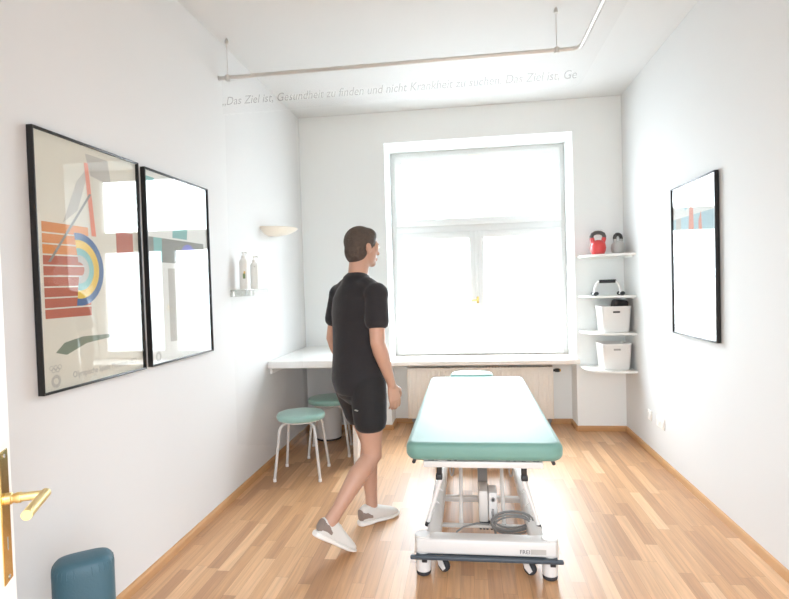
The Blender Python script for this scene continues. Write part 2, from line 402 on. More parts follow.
def art1(f, mats, P, W_, H):
    n = 12
    for i in range(n):          # orange fading into brick, ragged block
        a, b = .28+.375*i/n, .28+.375*(i+1)/n
        shape(f, mats, ORG if i > 7 else BRK, [(.035,a*H),(.30,a*H),(.30,b*H),(.035,b*H)], P, 1)
        if i > 2: shape(f, mats, BRK, [(.49,a*H),(.62,a*H),(.62,b*H),(.49,b*H)], P, 1)
    for i in range(8): shape(f, mats, PAPER, [(.03,(.315+.042*i)*H),(.30,(.318+.042*i)*H),(.30,(.324+.042*i)*H),(.03,(.321+.042*i)*H)], P, 2)
    for r0, r1, m in ((.125,.155,BLU),(.09,.125,YEL),(.06,.09,TQ),(.03,.06,PAL)): arc(f, mats, m, P, .235, .475*H, r0, r1, -PI*.55, PI*.55, 3)
    shape(f, mats, PAL, [(.15,.66*H),(.24,.72*H),(.33,.93*H),(.24,.84*H)], P, 2)
    shape(f, mats, PAL, [(.30,.97*H),(.45,.97*H),(.47,.86*H),(.33,.88*H)], P, 2)
    shape(f, mats, SAL, [(.29,.93*H),(.315,.93*H),(.35,.62*H),(.32,.62*H)], P, 3)
    shape(f, mats, STONE, [(.06,.50*H),(.075,.50*H),(.33,.80*H),(.315,.80*H)], P, 4)
    shape(f, mats, GRN, [(.08,.145*H),(.14,.13*H),(.26,.165*H),(.42,.175*H),(.42,.19*H),(.24,.195*H),(.13,.18*H)], P, 2)
    if INKG not in mats: mats.append(INKG)
    f.mi = mats.index(INKG)
    add_text(f, 'Olympische Spiele München 1972', lambda x, y: P(.17+x, .033*H+y, 2), .44, .026)
    emblem_rings(f, lambda a, b: P(a, b, 2), .075, .088*H, .010)
    emblem_sun(f, lambda a, b: P(a, b, 2), .075, .035*H, .026)
def art2(f, mats, P, W_, H):
    shape(f, mats, STONE, [(.02,.53*H),(.62,.53*H),(.62,.66*H),(.02,.66*H)], P, 1)
    shape(f, mats, TQ, [(.07,.53*H),(.15,.53*H),(.15,.66*H),(.07,.66*H)], P, 2)
    arc(f, mats, VIO, P, .43, .545*H, .04, .10, 0, PI, 2)
    shape(f, mats, TQ, [(.26,.67*H),(.42,.67*H),(.44,.80*H),(.40,.88*H),(.28,.86*H)], P, 1)
    shape(f, mats, PAL, [(.20,.10*H),(.27,.10*H),(.27,.50*H),(.20,.50*H)], P, 1)
    shape(f, mats, LILAC, [(.33,.08*H),(.50,.08*H),(.46,.30*H),(.35,.22*H)], P, 1)
    shape(f, mats, TQ, [(.02,.90*H),(.10,.90*H),(.10,.97*H),(.02,.97*H)], P, 1)
    if INKG not in mats: mats.append(INKG)
    f.mi = mats.index(INKG); emblem_sun(f, lambda a, b: P(a, b, 2), .075, .035*H, .026)
def art3(f, mats, P, W_, H):
    shape(f, mats, SKY, [(.0,.60*H),(W_,.60*H),(W_,.79*H),(.0,.79*H)], P, 1)
    shape(f, mats, PAL, [(.05,.60*H),(.14,.60*H),(.14,.79*H),(.05,.79*H)], P, 2)
    shape(f, mats, SAL, [(.24,.50*H),(.36,.56*H),(.34,.84*H),(.29,.90*H)], P, 3)
    shape(f, mats, SAL, [(.44,.42*H),(.50,.46*H),(.46,.80*H),(.42,.74*H)], P, 3)
    arc(f, mats, SKY, P, .34, .86*H, .06, .14, .2, PI+.2, 2)
    shape(f, mats, LILAC, [(.02,.05*H),(.50,.05*H),(.50,.09*H),(.02,.09*H)], P, 1)
picture('framed_poster', 'black-framed poster with orange and brick blocks, nearer the door on left wall', XL, 1, 1.884, 2.563, 1.064, 2.100, PAPER, art1)
picture('framed_poster', 'black-framed poster with teal and violet shapes, farther from the door on left wall', XL, 1, 2.613, 3.302, 1.065, 2.094, PAPERW, art2)
picture('framed_poster', 'black-framed poster with pale blue band, alone on the wall with outlets', XR, -1, 3.414, 4.109, 1.053, 2.066, PAPERW, art3)

# ------------------------------------------------------------------ radiator
rd = thing('radiator', 'cream ribbed panel radiator in the niche under the window', 'radiator', (.1,5.55,0))
f = MB(); x0, x1, z0, z1 = -.62, .815, .085, .600
f.box((x0,5.50,z0),(x1,5.515,z1),.006); f.box((x0,5.60,z0),(x1,5.612,z1),.004)
part('panel', f, RADI, rd)
f = MB(); n = 29
for i in range(n):
    x = x0+.03+(x1-x0-.06)*i/(n-1); f.box((x-.014,5.494,z0+.025),(x+.014,5.504,z1-.025),.005)
part('front_ribs', f, RADI, rd)
for xa in (x0, x1):
    f = MB(); f.box((xa-.005,5.497,z0),(xa+.005,5.615,z1+.004),.002); part('side_cover', f, RADI, rd)
f = MB()
for i in range(46):
    x = x0+.02+(x1-x0-.04)*i/45; f.box((x-.003,5.515,z1-.012),(x+.003,5.60,z1-.004))
part('top_grille', f, GREYM, rd)
f = MB(); f.cyl((x1,5.55,.56),(x1+.03,5.55,.56),.012); f.lathe([(0,0),(.017,0),(.019,.03),(.016,.045),(0,.046)],(x1+.03,5.55,.56),20,(1,0,0)); v_ = part('valve', f, BLACKP, rd, 'black thermostat valve')
f = MB(); f.cyl((x1+.05,5.55,.56),(x1+.085,5.55,.56),.013); part('valve_cap', f, BRASS, v_, 'brass end')
for xa in (x0+.05, x1-.03):
    f = MB(); f.cyl((xa,5.55,.0),(xa,5.55,.09),.010); f.lathe([(0,0),(.02,0),(.02,.03),(0,.03)],(xa,5.55,.045),16); part('pipe', f, GREYM, rd)
for x in (x0+.2, x1-.2):
    f = MB(); f.box((x-.015,5.611,.12),(x+.015,YN-.003,.56)); part('wall_bracket', f, RADI, rd)

# ------------------------------------------------------------------ treatment table
TX = .062
tb = thing('treatment_table', 'white framed physiotherapy table with mint upholstery, centre of room', 'treatment table', (TX,3.65,0))
def rounded_slab(mb, x0, x1, y0, y1, z0, z1, rc, re, nc=8, ne=5):
    def ring(ins, z):
        pts = []
        for (cx, cy, a0) in ((x1-rc,y1-rc,0),(x0+rc,y1-rc,PI/2),(x0+rc,y0+rc,PI),(x1-rc,y0+rc,3*PI/2)):
            for k in range(nc+1):
                a = a0+PI/2*k/nc; pts.append((cx+(rc-ins)*math.cos(a), cy+(rc-ins)*math.sin(a), z))
        return pts
    rings = []
    for k in range(ne+1): a = PI/2*k/ne; rings.append(ring(re*(1-math.sin(a)), z0+re*(1-math.cos(a))))
    for k in range(ne+1): a = PI/2*k/ne; rings.append(ring(re*(1-math.cos(a)), z1-re*(1-math.sin(a))))
    mb.loft(rings, True)
f = MB(); rounded_slab(f, TX-.388, TX+.384, 2.675, 4.64, .572, .662, .07, .034)
mt = part('mattress', f, TMINT, tb, 'mint upholstered top', sharp=60)
f = MB(); rounded_slab(f, TX-.225, TX+.145, 4.645, 4.90, .590, .672, .12, .036); part('head_cushion', f, TMINT, tb, 'rounded narrow head section', sharp=60)
f = MB(); f.box((TX-.30,2.70,.535),(TX+.285,2.755,.566),.004); part('front_beam', f, METALW, tb)
f = MB()
for x in (TX-.27, TX+.25): f.box((x-.02,2.755,.535),(x+.02,4.55,.566),.003)
f.box((TX-.30,4.52,.535),(TX+.285,4.575,.566),.004); f.box((TX-.16,4.575,.545),(TX-.12,4.85,.565)); f.box((TX+.12,4.575,.545),(TX+.16,4.85,.565)); f.box((TX-.34,2.76,.566),(TX+.345,4.6,.573)); f.box((TX-.16,4.66,.565),(TX+.17,4.88,.592))
part('top_frame', f, METALW, tb)
for x in (-.285,.395):
    f = MB(); f.cyl((x,2.695,.564),(x,2.74,.564),.009,n=14); f.box((x-.008,2.73,.563),(x+.008,2.80,.573)); part('release_knob', f, BLACKP, tb, 'small black knob under the upholstery')
for x, w in ((-.215,.03),(-.12,.02),(-.085,.014),(.17,.02),(.205,.012),(.245,.02),(.30,.03)):
    f = MB(); f.box((x,2.715,.564),(x+w,2.745,.575),.002); part('hinge_bracket', f, BLACKP, tb, 'small black bracket under the upholstery')
f = MB(); f.box((-.165,2.712,.564),(-.13,2.74,.575),.002); part('end_plug', f, METALW, tb)
# base
f = MB(); f.box((TX-.345,2.655,.118),(TX+.335,2.745,.193),.012,3); base = part('base_beam', f, METALW, tb)
f = MB()
add_text(f, 'FREI', lambda x, y: (.222+x, 2.6535, .136+y), .046, .020); part('maker_lettering', f, LABELD, base, 'dark lettering')
f = MB(); f.box((.272,2.6538,.134),(.345,2.656,.158)); part('maker_plate', f, LABELG, base, 'grey printed panel')
f = MB(); f.box((TX-.345,4.35,.118),(TX+.335,4.44,.193),.012,3); part('base_beam', f, METALW, tb)
f = MB()
for x in (TX-.262, TX+.252): f.box((x-.036,2.72,.125),(x+.036,4.38,.185),.012,3)
part('base_rail', f, METALW, tb)
f = MB(); f.box((TX-.23,3.27,.135),(TX+.22,3.31,.165),.004); part('cross_member', f, BEIGEM, tb, 'beige cross bar')
for yy in (2.70, 4.395):
    for x in (TX-.313, TX+.305):
        f = MB(); f.lathe([(.0,.20),(.036,.20),(.041,.195),(.041,.105),(.038,.103),(.038,.058),(.036,.02),(.034,.018),(0,.018)],(x,yy,0),32); ft = part('foot', f, METALW, tb)
        f = MB(); f.lathe([(0,.0),(.033,0),(.036,.006),(.036,.018),(.033,.022),(0,.022)],(x,yy,0),32); part('rubber_pad', f, RUBBER, ft, 'black rubber pad')
        if yy < 3:
            f = MB(); f.box((x-.004,yy-.048,.075),(x+.022,yy-.03,.108),.003); part('bumper_clip', f, BLACKP, ft, 'black clip')
f = MB(); f.box((TX-.372,2.632,.098),(TX+.362,2.652,.118),.006,3); f.box((TX-.345,2.65,.10),(TX+.335,2.67,.116)); part('bumper', f, BUMPER, tb, 'slate blue bumper strip')
def caster(x, y, a):
    f = MB(); f.cyl((x,y,.085),(x,y,.118),.012,n=16); f.lathe([(0,.088),(.022,.088),(.022,.078),(.012,.07),(0,.07)],(x,y,0),20)
    d = V((math.sin(a),-math.cos(a),0)); s_ = V((d.y,-d.x,0)); c = V((x,y,.034))+d*.022
    for k in (-1,1):
        f.loft([[V((x,y,.082))+s_*k*(.018+e)+d*(-.012), V((x,y,.082))+s_*k*(.018+e)+d*.016, c+s_*k*(.018+e)+d*.024-V((0,0,.004)), c+s_*k*(.018+e)+d*.008-V((0,0,.020)), c+s_*k*(.018+e)-d*.018] for e in (0,.004)], True, smooth=False)
    o = part('caster', f, CHROME, tb, 'chrome swivel caster')
    f = MB(); f.lathe([(0,-.012),(.026,-.012),(.033,-.008),(.034,0),(.033,.008),(.026,.012),(0,.012)], c, 28, s_); part('wheel', f, RUBBER, o)
caster(-.168,2.735,.95); caster(.256,2.735,.95); caster(-.182,4.36,.4); caster(.262,4.36,.2)
# lifting gear
f = MB(); f.loft([[(x,y,z) for x, y, z in q] for q in ([(.033,3.05,.22),(.088,3.05,.22),(.088,3.10,.22),(.033,3.10,.22)],[(.036,3.35,.545),(.090,3.35,.545),(.090,3.40,.545),(.036,3.40,.545)])], True, smooth=False)
part('lift_column', f, GREYM, tb, 'dark grey lift column')
f = MB()
for x in (-.062,.165): f.box((x-.011,2.93,.15),(x+.011,2.955,.16)); f.tube([(x,2.94,.15),(x,3.02,.30),(x+.004,3.20,.54)],.010,8)
f.box((-.20,2.92,.135),(.30,2.95,.150),.003)
part('lift_strut', f, BEIGEM, tb)
f = MB(); f.box((.034,2.95,.155),(.084,3.10,.325),.008); mo = part('motor_housing', f, BEIGEM, tb, 'pale grey motor housing')
f = MB(); f.box((.086,2.94,.165),(.132,3.06,.322),.008); part('control_unit', f, METALW, mo, 'white control unit')
f = MB(); f.lathe([(.012,0),(.012,.006),(.007,.006),(.007,0)],(.11,2.94,.285),16,(0,-1,0)); part('socket', f, GREYM, mo)
f = MB(); f.box((.103,2.928,.20),(.114,2.941,.235),.002); part('plug', f, GREYM, mo)
f = MB()
f.box((.036,2.955,.140),(.108,2.985,.157)); part('connector_block', f, BLACKP, mo, 'black connector block')
for x in (.042,.060,.078,.10):
    f = MB(); f.cyl((x,2.965,.112),(x,2.965,.142),.007,n=10); part('connector', f, BLACKP, mo, 'black cable connector')
for sgn in (-1,1):
    X = lambda a: TX-.012 + sgn*a
    f = MB(); f.tube([(X(.212),2.86,.425),(X(.287),2.86,.190)],.011,14)
    f.tube([(X(.228),2.86,.375),(X(.206),2.87,.355)],.004,8); f.tube([(X(.248),2.86,.31),(X(.226),2.87,.285)],.004,8); rod = part('support_rod', f, CHROME, tb, 'chrome rod')
    f = MB(); f.cyl((X(.2865),2.86,.192),(X(.293),2.86,.170),.0115,n=14); part('rod_tip', f, BLACKP, rod, 'black tip')
    f = MB(); f.box((min(X(.203),X(.238)),2.845,.418),(max(X(.203),X(.238)),2.88,.448),.006); f.box((min(X(.205),X(.232)),2.84,.45),(max(X(.205),X(.232)),2.88,.536),.003); part('rod_clamp', f, BLACKP, rod, 'black clamp')
    f = MB(); pts = [(X(.155)+sgn*.010*math.cos(a), 2.90, .475+.05*math.sin(a)) for a in [2*PI*k/20 for k in range(20)]]; f.tube(pts,.0045,8,closed=True); f.box((X(.155)-.008,2.885,.515),(X(.155)+.008,2.915,.536)); part('pull_ring', f, GREYM, tb)
f = MB()
rnd = random.Random(3)
pts = []
for k in range(110):
    a = 2*PI*k/20.0; w = 1+.12*math.sin(k*.23); pts.append((.205+.100*w*math.cos(a), 2.885+.020*math.sin(a+.6)+.0004*k, .178+.040*w*math.sin(a)+.012*math.sin(k*.11)))
f.tube([(.11,2.93,.20),(.112,2.91,.19)]+pts[10:],.0046,8)
f.tube([(.085,2.93,.155),(.02,2.915,.165),(-.05,2.90,.150),(-.085,2.89,.128),(-.09,2.885,.118)],.0048,8)
f.tube([(.106,2.94,.22),(.112,2.90,.14),(.118,2.89,.122)],.006,8)
part('coiled_cable', f, CABLE, tb, 'grey coiled cable')

# ------------------------------------------------------------------ stools
st = thing('stool', 'round mint stool nearest the camera, four cream legs, by the desk', 'stool', (-1.305,4.09,0), group='mint stools by the desk')
cx, cy = -1.305, 4.09
f = MB(); f.lathe([(0,.435),(.165,.435),(.182,.441),(.187,.452),(.187,.468),(.180,.480),(.150,.486),(0,.488)],(cx,cy,0),48); part('seat', f, MINT, st, 'mint padded seat', sharp=60)
f = MB(); f.lathe([(0,.425),(.150,.425),(.150,.437),(0,.437)],(cx,cy,0),40); part('seat_plate', f, PLAST, st)
for k in range(4):
    a = PI/4 + k*PI/2 + .06; d = V((math.cos(a), math.sin(a), 0))
    p = lambda r, z: V((cx,cy,z))+d*r
    f = MB(); f.tube([p(.06,.422),p(.12,.421),p(.155,.414),p(.178,.398),p(.190,.375),p(.245,.012)],.0105,12); lg = part('leg', f, METALW, st, 'bent cream tube leg')
    f = MB(); f.cyl(p(.243,.0),p(.2445,.022),.0128,n=14); part('foot_cap', f, PLAST, lg)
s2 = copy_tree(st); s2.location = (-1.225,4.66,0); s2.rotation_euler = (0,0,.1)
s2['label'] = 'round mint stool under the desk beside the waste bin'

# waste bin
wb = thing('waste_bin', 'white round waste bin on the floor behind the stools', 'bin', (-1.35,5.08,0))
f = MB(); f.lathe([(.118,.018),(.122,.02),(.134,.30),(.136,.318),(.131,.318),(.116,.03),(0,.03)],(-1.35,5.08,0),40); f.lathe([(0,.016),(.118,.016),(.118,.03),(0,.03)],(-1.35,5.08,0),40); part('bin_body', f, PLAST, wb)
f = MB(); f.lathe([(0,0),(.119,0),(.122,.006),(.119,.018),(0,.018)],(-1.35,5.08,0),40); part('base_ring', f, BLACKP, wb, 'black base ring')

# desk
dk = thing('desk', 'white wall desk with one side panel, above the mint stools', 'desk', (-1.29,4.85,0))
f = MB(); f.box((XL+.001,4.295,.795),(-.905,5.385,.852),.003); part('desk_top', f, WHITE, dk)
f = MB(); f.box((-.945,4.305,0),(-.907,5.384,.795),.002); part('side_panel', f, WHITE, dk)
f = MB(); f.box((XL+.002,4.34,.745),(XL+.022,5.37,.795)); part('wall_batten', f, WHITE, dk)

# ------------------------------------------------------------------ wall lamp, bottle shelf
sl = thing('wall_lamp', 'cream half bowl uplight on the wall above the pump bottles', 'wall lamp', (XL,4.43,1.92))
f = MB(); prof = [(.03,0),(.10,.006),(.17,.022),(.215,.044),(.235,.060),(.230,.064),(.210,.050),(.165,.029),(.095,.013),(.03,.007)]
f.lathe([(r,z) for r, z in prof],(XL+.002,4.46,1.893),40,(0,0,1),-PI/2,PI); 
part('bowl', f, CERAM, sl)
f = MB(); f.box((XL+.001,4.40,1.90),(XL+.02,4.52,1.945),.004); f.cyl((XL+.02,4.46,1.925),(XL+.07,4.46,1.925),.010); part('bracket', f, PLAST, sl)
sf = thing('bottle_shelf', 'small clear acrylic ledge on the left wall holding pump bottles', 'shelf', (XL,3.85,1.42))
f = MB(); f.box((XL+.001,3.63,1.444),(XL+.115,4.06,1.452),.002); f.box((XL+.109,3.63,1.412),(XL+.115,4.06,1.446)); f.box((XL+.001,3.63,1.40),(XL+.006,4.06,1.446)); part('ledge', f, ACRYL, sf)
for y in (3.68,4.0):
    f = MB(); f.box((XL+.001,y-.012,1.404),(XL+.008,y+.012,1.44),.002); part('wall_clip', f, CHROME, sf)
def bottle(name, label, x, y, h, r, lab):
    t = thing(name, label, 'bottle', (x,y,1.452), group='pump bottles on the clear ledge')
    f = MB(); f.lathe([(0,0),(r-.004,0),(r,.004),(r,h*.86),(r-.006,h*.93),(.014,h*.98),(.013,h),(0,h)],(x,y,1.452),28); part('bottle_body', f, BOTTLE, t)
    f = MB(); z = 1.452+h; f.lathe([(0,-.004),(.0145,-.004),(.0145,.014),(.007,.018),(.005,.020),(.005,.034),(0,.034)],(x,y,z),20); f.box((x-.010,y-.010,z+.032),(x+.010,y+.010,z+.042),.003); f.tube([(x,y,z+.038),(x+.032,y-.014,z+.037),(x+.037,y-.016,z+.028)],.0045,8); part('pump', f, PLAST, t)
    d = V((-x,-y,0)).normalized(); a0 = math.atan2(d.y, d.x)
    def patch(mb, aw, z0, z1, off=0):
        n = 8; rr = r+.0006
        for k in range(n):
            a, b = a0+off-aw+2*aw*k/n, a0+off-aw+2*aw*(k+1)/n
            mb.quad([(x+rr*math.cos(q), y+rr*math.sin(q), zz) for q, zz in ((a,z0),(b,z0),(b,z1),(a,z1))])
    f = MB()
    if lab:
        mats = [GREENL, YELL]; patch(f, .26, 1.452+h*.34, 1.452+h*.50); f.mi = 1; patch(f, .2, 1.452+h*.50, 1.452+h*.57, .1)
        part('label_patch', f, mats, t, 'green and yellow label')
    else:
        patch(f, .12, 1.452+h*.80, 1.452+h*.84); part('label_patch', f, LABELG, t, 'small grey print')
bottle('pump_bottle', 'taller white pump bottle with green and yellow label', XL+.060, 3.745, .225, .032, True)
bottle('pump_bottle', 'shorter white pump bottle with small grey print', XL+.060, 3.945, .205, .032, False)

# ------------------------------------------------------------------ corner shelves
SZ = [1.672, 1.300, .968, .632]
SL = ['topmost white corner shelf, carrying the two kettlebells', 'white corner shelf second from the top, carrying the push-up bars', 'white corner shelf third from the top, carrying the box with black item', 'lowest white corner shelf, carrying the plain white box']
for z, lb in zip(SZ, SL):
    t = thing('corner_shelf', lb, 'shelf', (XR,YB,z), group='white corner shelves beside the window')
    w, d, r = .420, .385, .30
    poly = [(XR-.001,YB-.001),(XR-w,YB-.001),(XR-w,YB-.06)]
    for k in range(11):
        a = PI + PI/2*k/10; poly.append((XR-w+.14+r*.47*math.cos(a) if k < 0 else XR-w+.22+.22*math.cos(a), YB-.06-.0+(d-.06)*math.sin(a)))
    poly += [(XR-.001,YB-d)]
    f = MB(); f.prism(poly, z-.018, z); part('shelf_board', f, SHELFG, t, sharp=30)
    f = MB(); f.box((XR-.30,YB-.014,z-.034),(XR-.06,YB-.001,z-.018)); f.box((XR-.014,YB-.30,z-.034),(XR-.001,YB-.06,z-.018)); part('shelf_bracket', f, SHELFG, t)
def kettlebell(label, x, y, z, m, k, rot):
    t = thing('kettlebell', label, 'kettlebell', (x,y,z), rot, group='kettlebells on the top shelf')
    f = MB(); R0 = .068*k
    f.lathe([(0,0),(.042*k,0),(.050*k,.004*k),(.062*k,.030*k),(R0,.062*k),(.062*k,.098*k),(.044*k,.122*k),(.02*k,.132*k),(0,.134*k)],(x,y,z),36); 
    c, s_ = math.cos(rot), math.sin(rot); H = lambda a, zz: (x+a*k*c, y+a*k*s_, z+zz*k)
    f.tube([H(-.040,.100),H(-.052,.142),H(-.054,.152)],.019*k,14); f.tube([H(.040,.100),H(.052,.142),H(.054,.152)],.019*k,14)
    part('body', f, m, t, sharp=60)
    f = MB(); f.tube([H(-.0535,.148),H(-.056,.163),H(-.047,.184),H(-.022,.197),H(.0,.199),H(.022,.197),H(.047,.184),H(.056,.163),H(.0535,.148)],.0175*k,14); part('handle', f, IRON, t, 'dark iron handle')
kettlebell('red kettlebell with dark iron handle', 1.205, 5.23, SZ[0], REDI, 1.03, .1)
kettlebell('smaller grey kettlebell with dark handle', 1.385, 5.245, SZ[0], GREYI, .92, .75)
def pushup(label, y, x0, x1):
    t = thing('push_up_bar', label, 'push-up bar', ((x0+x1)/2,y,SZ[1]), group='push-up bars on the corner shelf')
    z = SZ[1]
    for s_, x in ((-1,x0),(1,x1)):
        f = MB(); f.tube([(x,y-.05,z+.016),(x,y+.05,z+.016)],.009,10); ft = part('foot_bar', f, CHROME, t)
        for yy in (y-.05,y+.05):
            f = MB(); f.tube([(x,yy-.016,z+.0165),(x,yy+.016,z+.0165)],.0165,14); part('foot_sleeve', f, BLACKP, ft, 'black foam foot')
        f = MB(); f.tube([(x,y,z+.02),(x-s_*.006,y,z+.07),(x-s_*.022,y,z+.108),(x-s_*.045,y,z+.126),(x-s_*.06,y,z+.128)],.009,10); part('upright', f, CHROME, t, 'chrome bent upright')
    f = MB(); f.tube([(x0+.045,y,z+.128),(x1-.045,y,z+.128)],.0155,16); part('grip', f, BLACKP, t, 'black foam grip')
pushup('chrome push-up bar with black grip, rear of the pair', 5.285, 1.185, 1.415)
pushup('chrome push-up bar with black grip, front of the pair', 5.135, 1.14, 1.37)
def storage_box(label, z, slot, rot=0):
    cx, cy = 1.315, 5.20
    t = thing('storage_box', label, 'storage box', (cx,cy,z), rot, group='white storage boxes on the corner shelves')
    M = Matrix.Translation((cx,cy,z)) @ Matrix.Rotation(rot,4,'Z')
    f = MB()
    def ring(w, d, zz, r=.03, n=5):
        pts = []
        for sx, sy, a0 in ((1,1,0),(-1,1,PI/2),(-1,-1,PI),(1,-1,3*PI/2)):
            for k in range(n+1): a = a0+PI/2*k/n; pts.append(M @ V((sx*(w-r)+r*math.cos(a), sy*(d-r)+r*math.sin(a), zz)))
        return pts
    f.loft([ring(.112,.115,.001),ring(.115,.118,.006),ring(.129,.132,.225),ring(.132,.135,.228),ring(.132,.135,.236),ring(.126,.129,.236),ring(.125,.128,.22),ring(.111,.114,.012)],True)
    part('box_shell', f, BOXP, t, sharp=45)
    f = MB(); y = -.1315
    f.box((-.030,y-.0016,.176),(.030,y+.004,.192),.004,2,M); part('handle_slot', f, slot, t, 'dark handle slot')  # solid strip, its tone stands in for the shaded opening
storage_box('white storage box with a black item on top, upper of two', SZ[2], LABELD)
storage_box('empty white storage box on the lowest corner shelf', SZ[3], INKG)
f = MB(); f.box((-.062,-.085,-.055),(.062,.085,.055),.03,4,Matrix.Translation((1.372,5.19,SZ[2]+.236)) @ Matrix.Rotation(.16,4,'Y'))
bg = f.build('black_pouch', SHIRT, None, 60); add_mods(bg, ('SUBSURF',{'levels':1,'render_levels':1}))
tag(bg, 'black fabric bundle lying in the upper white storage box', 'bundle')

# outlets
def outlet(label, y, n):
    t = thing('wall_outlet', label, 'outlet', (XR,y,.32), group='outlets on the right wall')
    h = .082
    f = MB(); f.box((XR-.010,y-h*n/2,.32-h/2),(XR-.001,y+h*n/2,.32+h/2),.003); part('cover_plate', f, OUTLET, t)
    for k in range(n):
        yy = y-h*(n-1)/2+h*k
        f = MB(); f.lathe([(.020,.0),(.027,.0),(.027,.003),(.024,.003),(.020,-.0)],(XR-.010,yy,.32),24,(-1,0,0)); f.lathe([(0,.0006),(.020,.0006),(.020,.0),(0,0)],(XR-.010,yy,.32),24,(-1,0,0)); part('socket_insert', f, PLAST, t)
outlet('single white outlet on the right wall, nearer the window', 4.70, 1)
outlet('double white outlet on the right wall, farther from the window', 4.45, 2)

# ------------------------------------------------------------------ curtain rail and sheer curtain with writing
RZ, RY, RXC = 2.895, 3.58, .742
cr = thing('curtain_rail', 'grey metal curtain rail hung on thin wires from the ceiling', 'curtain rail', (XL,RY,RZ))
path = [(XL+.002,RY,RZ)] + [(x,RY,RZ) for x in (-1,-.2,.4,.62)] + [(RXC-.06+.06*math.sin(a), RY-.06+.06*math.cos(a), RZ) for a in (.15,.45,.78,1.1,1.4)] + [(RXC,3.2,RZ),(RXC,2.6,RZ),(RXC,1.6,RZ),(RXC,.9,RZ)]
f = MB(); f.tube(path,.0135,12); part('rail_tube', f, RAILM, cr)
for (x, y) in ((-1.575,RY),(.598,RY),(RXC,2.1),(RXC,.95)):
    f = MB(); f.tube([(x,y,RZ-.02),(x,y,ZC)],.0028,8); f.lathe([(0,0),(.013,0),(.013,.02),(.006,.035),(0,.035)],(x,y,ZC-.036),14); f.lathe([(.017,-.018),(.019,0),(.017,.018),(0,.018)],(x,y,RZ-.002),14); part('hanging_wire', f, RAILM, cr)
f = MB(); f.lathe([(0,0),(.017,0),(.017,.008),(0,.008)],(XL+.001,RY,RZ),20,(1,0,0)); part('wall_flange', f, RAILM, cr)
sc = thing('sheer_curtain', 'sheer white curtain with grey writing hanging from the ceiling rail', 'curtain', (XL,3.56,2.4))
hp = [(x, RY-.022) for x in [XL+.03+(.60-XL-.03)*k/30 for k in range(31)]] + [(RXC-.11+.09*math.sin(a), RY-.112+.09*math.cos(a)) for a in (.3,.6,.9,1.2,1.5)] + [(RXC-.02, y) for y in (3.2,2.8,2.4,2.0,1.6,1.2,.9)]
f = MB(); n = len(hp)
va = [f.bm.verts.new((x,y,RZ-.018)) for x, y in hp]; vb = [f.bm.verts.new((x,y,2.645)) for x, y in hp]
f._fin([f.bm.faces.new((va[i],va[i+1],vb[i+1],vb[i])) for i in range(n-1)], True); hd_ = part('header_band', f, SHEERB, sc, sharp=0)
f = MB()
add_text(f, '\u201eDas Ziel ist, Gesundheit zu finden und nicht Krankheit zu suchen. Das Ziel ist, Ge', lambda x, y: (-1.612+x, RY-.0245, 2.703+y), 2.325, .056, .22)
part('lettering', f, LETTER, sc, 'pale grey italic writing', sharp=0)
f = MB(); cols = []; N_ = 120
for k in range(N_+1):
    u = k/N_; x = XL+.03+.50*u
    y = RY+.002+.018*math.sin(u*2*PI*9+.6*math.sin(u*11))*(1-.3*u)
    cols.append([(x+.004*math.sin(z*3+u*20), y*1.0+(.006*math.sin(z*2.2+u*14)), z) for z in [2.645-2.27*j/16 for j in range(17)]])
rv = [[f.bm.verts.new(p) for p in c] for c in cols]
f._fin([f.bm.faces.new((rv[i][j],rv[i+1][j],rv[i+1][j+1],rv[i][j+1])) for i in range(N_) for j in range(16)], True); part('gathered_drape', f, SHEERD, sc, 'gathered folds at the left wall', sharp=0)

# ------------------------------------------------------------------ bolster
bo = thing('bolster', 'dark teal leatherette cushion standing upright by the left wall near the door', 'bolster', (-1.388,1.765,0), math.atan2(.603,.798))
BM = WM(bo); Hb = .515
def bring(z, ins):
    out = []
    for k in range(56):
        q = 2*PI*k/56; c_, s_ = math.cos(q), math.sin(q)
        out.append(BM @ V(((.099-ins)*math.copysign(abs(c_)**.55,c_), (.070-ins)*math.copysign(abs(s_)**.75,s_), z)))
    return out
f = MB(); f.loft([bring(0,.012),bring(.004,.004),bring(.014,0),bring(Hb-.050,0),bring(Hb-.030,.0015),bring(Hb-.016,.006),bring(Hb-.006,.015),bring(Hb-.001,.030),bring(Hb+.001,.055)],True)
for k in range(30):
    q = 2*PI*k/30; c_, s_ = math.cos(q), math.sin(q); P_ = lambda ins, z: BM @ V(((.099-ins)*math.copysign(abs(c_)**.55,c_), (.070-ins)*math.copysign(abs(s_)**.75,s_), z))
    f.tube([P_(.012,Hb-.010), P_(.0035,Hb-.024), P_(.0010,Hb-.044), P_(.0012,Hb-.064)],[.0008,.0026,.0018,.0006],6)
part('cover', f, TEAL, bo, sharp=70)

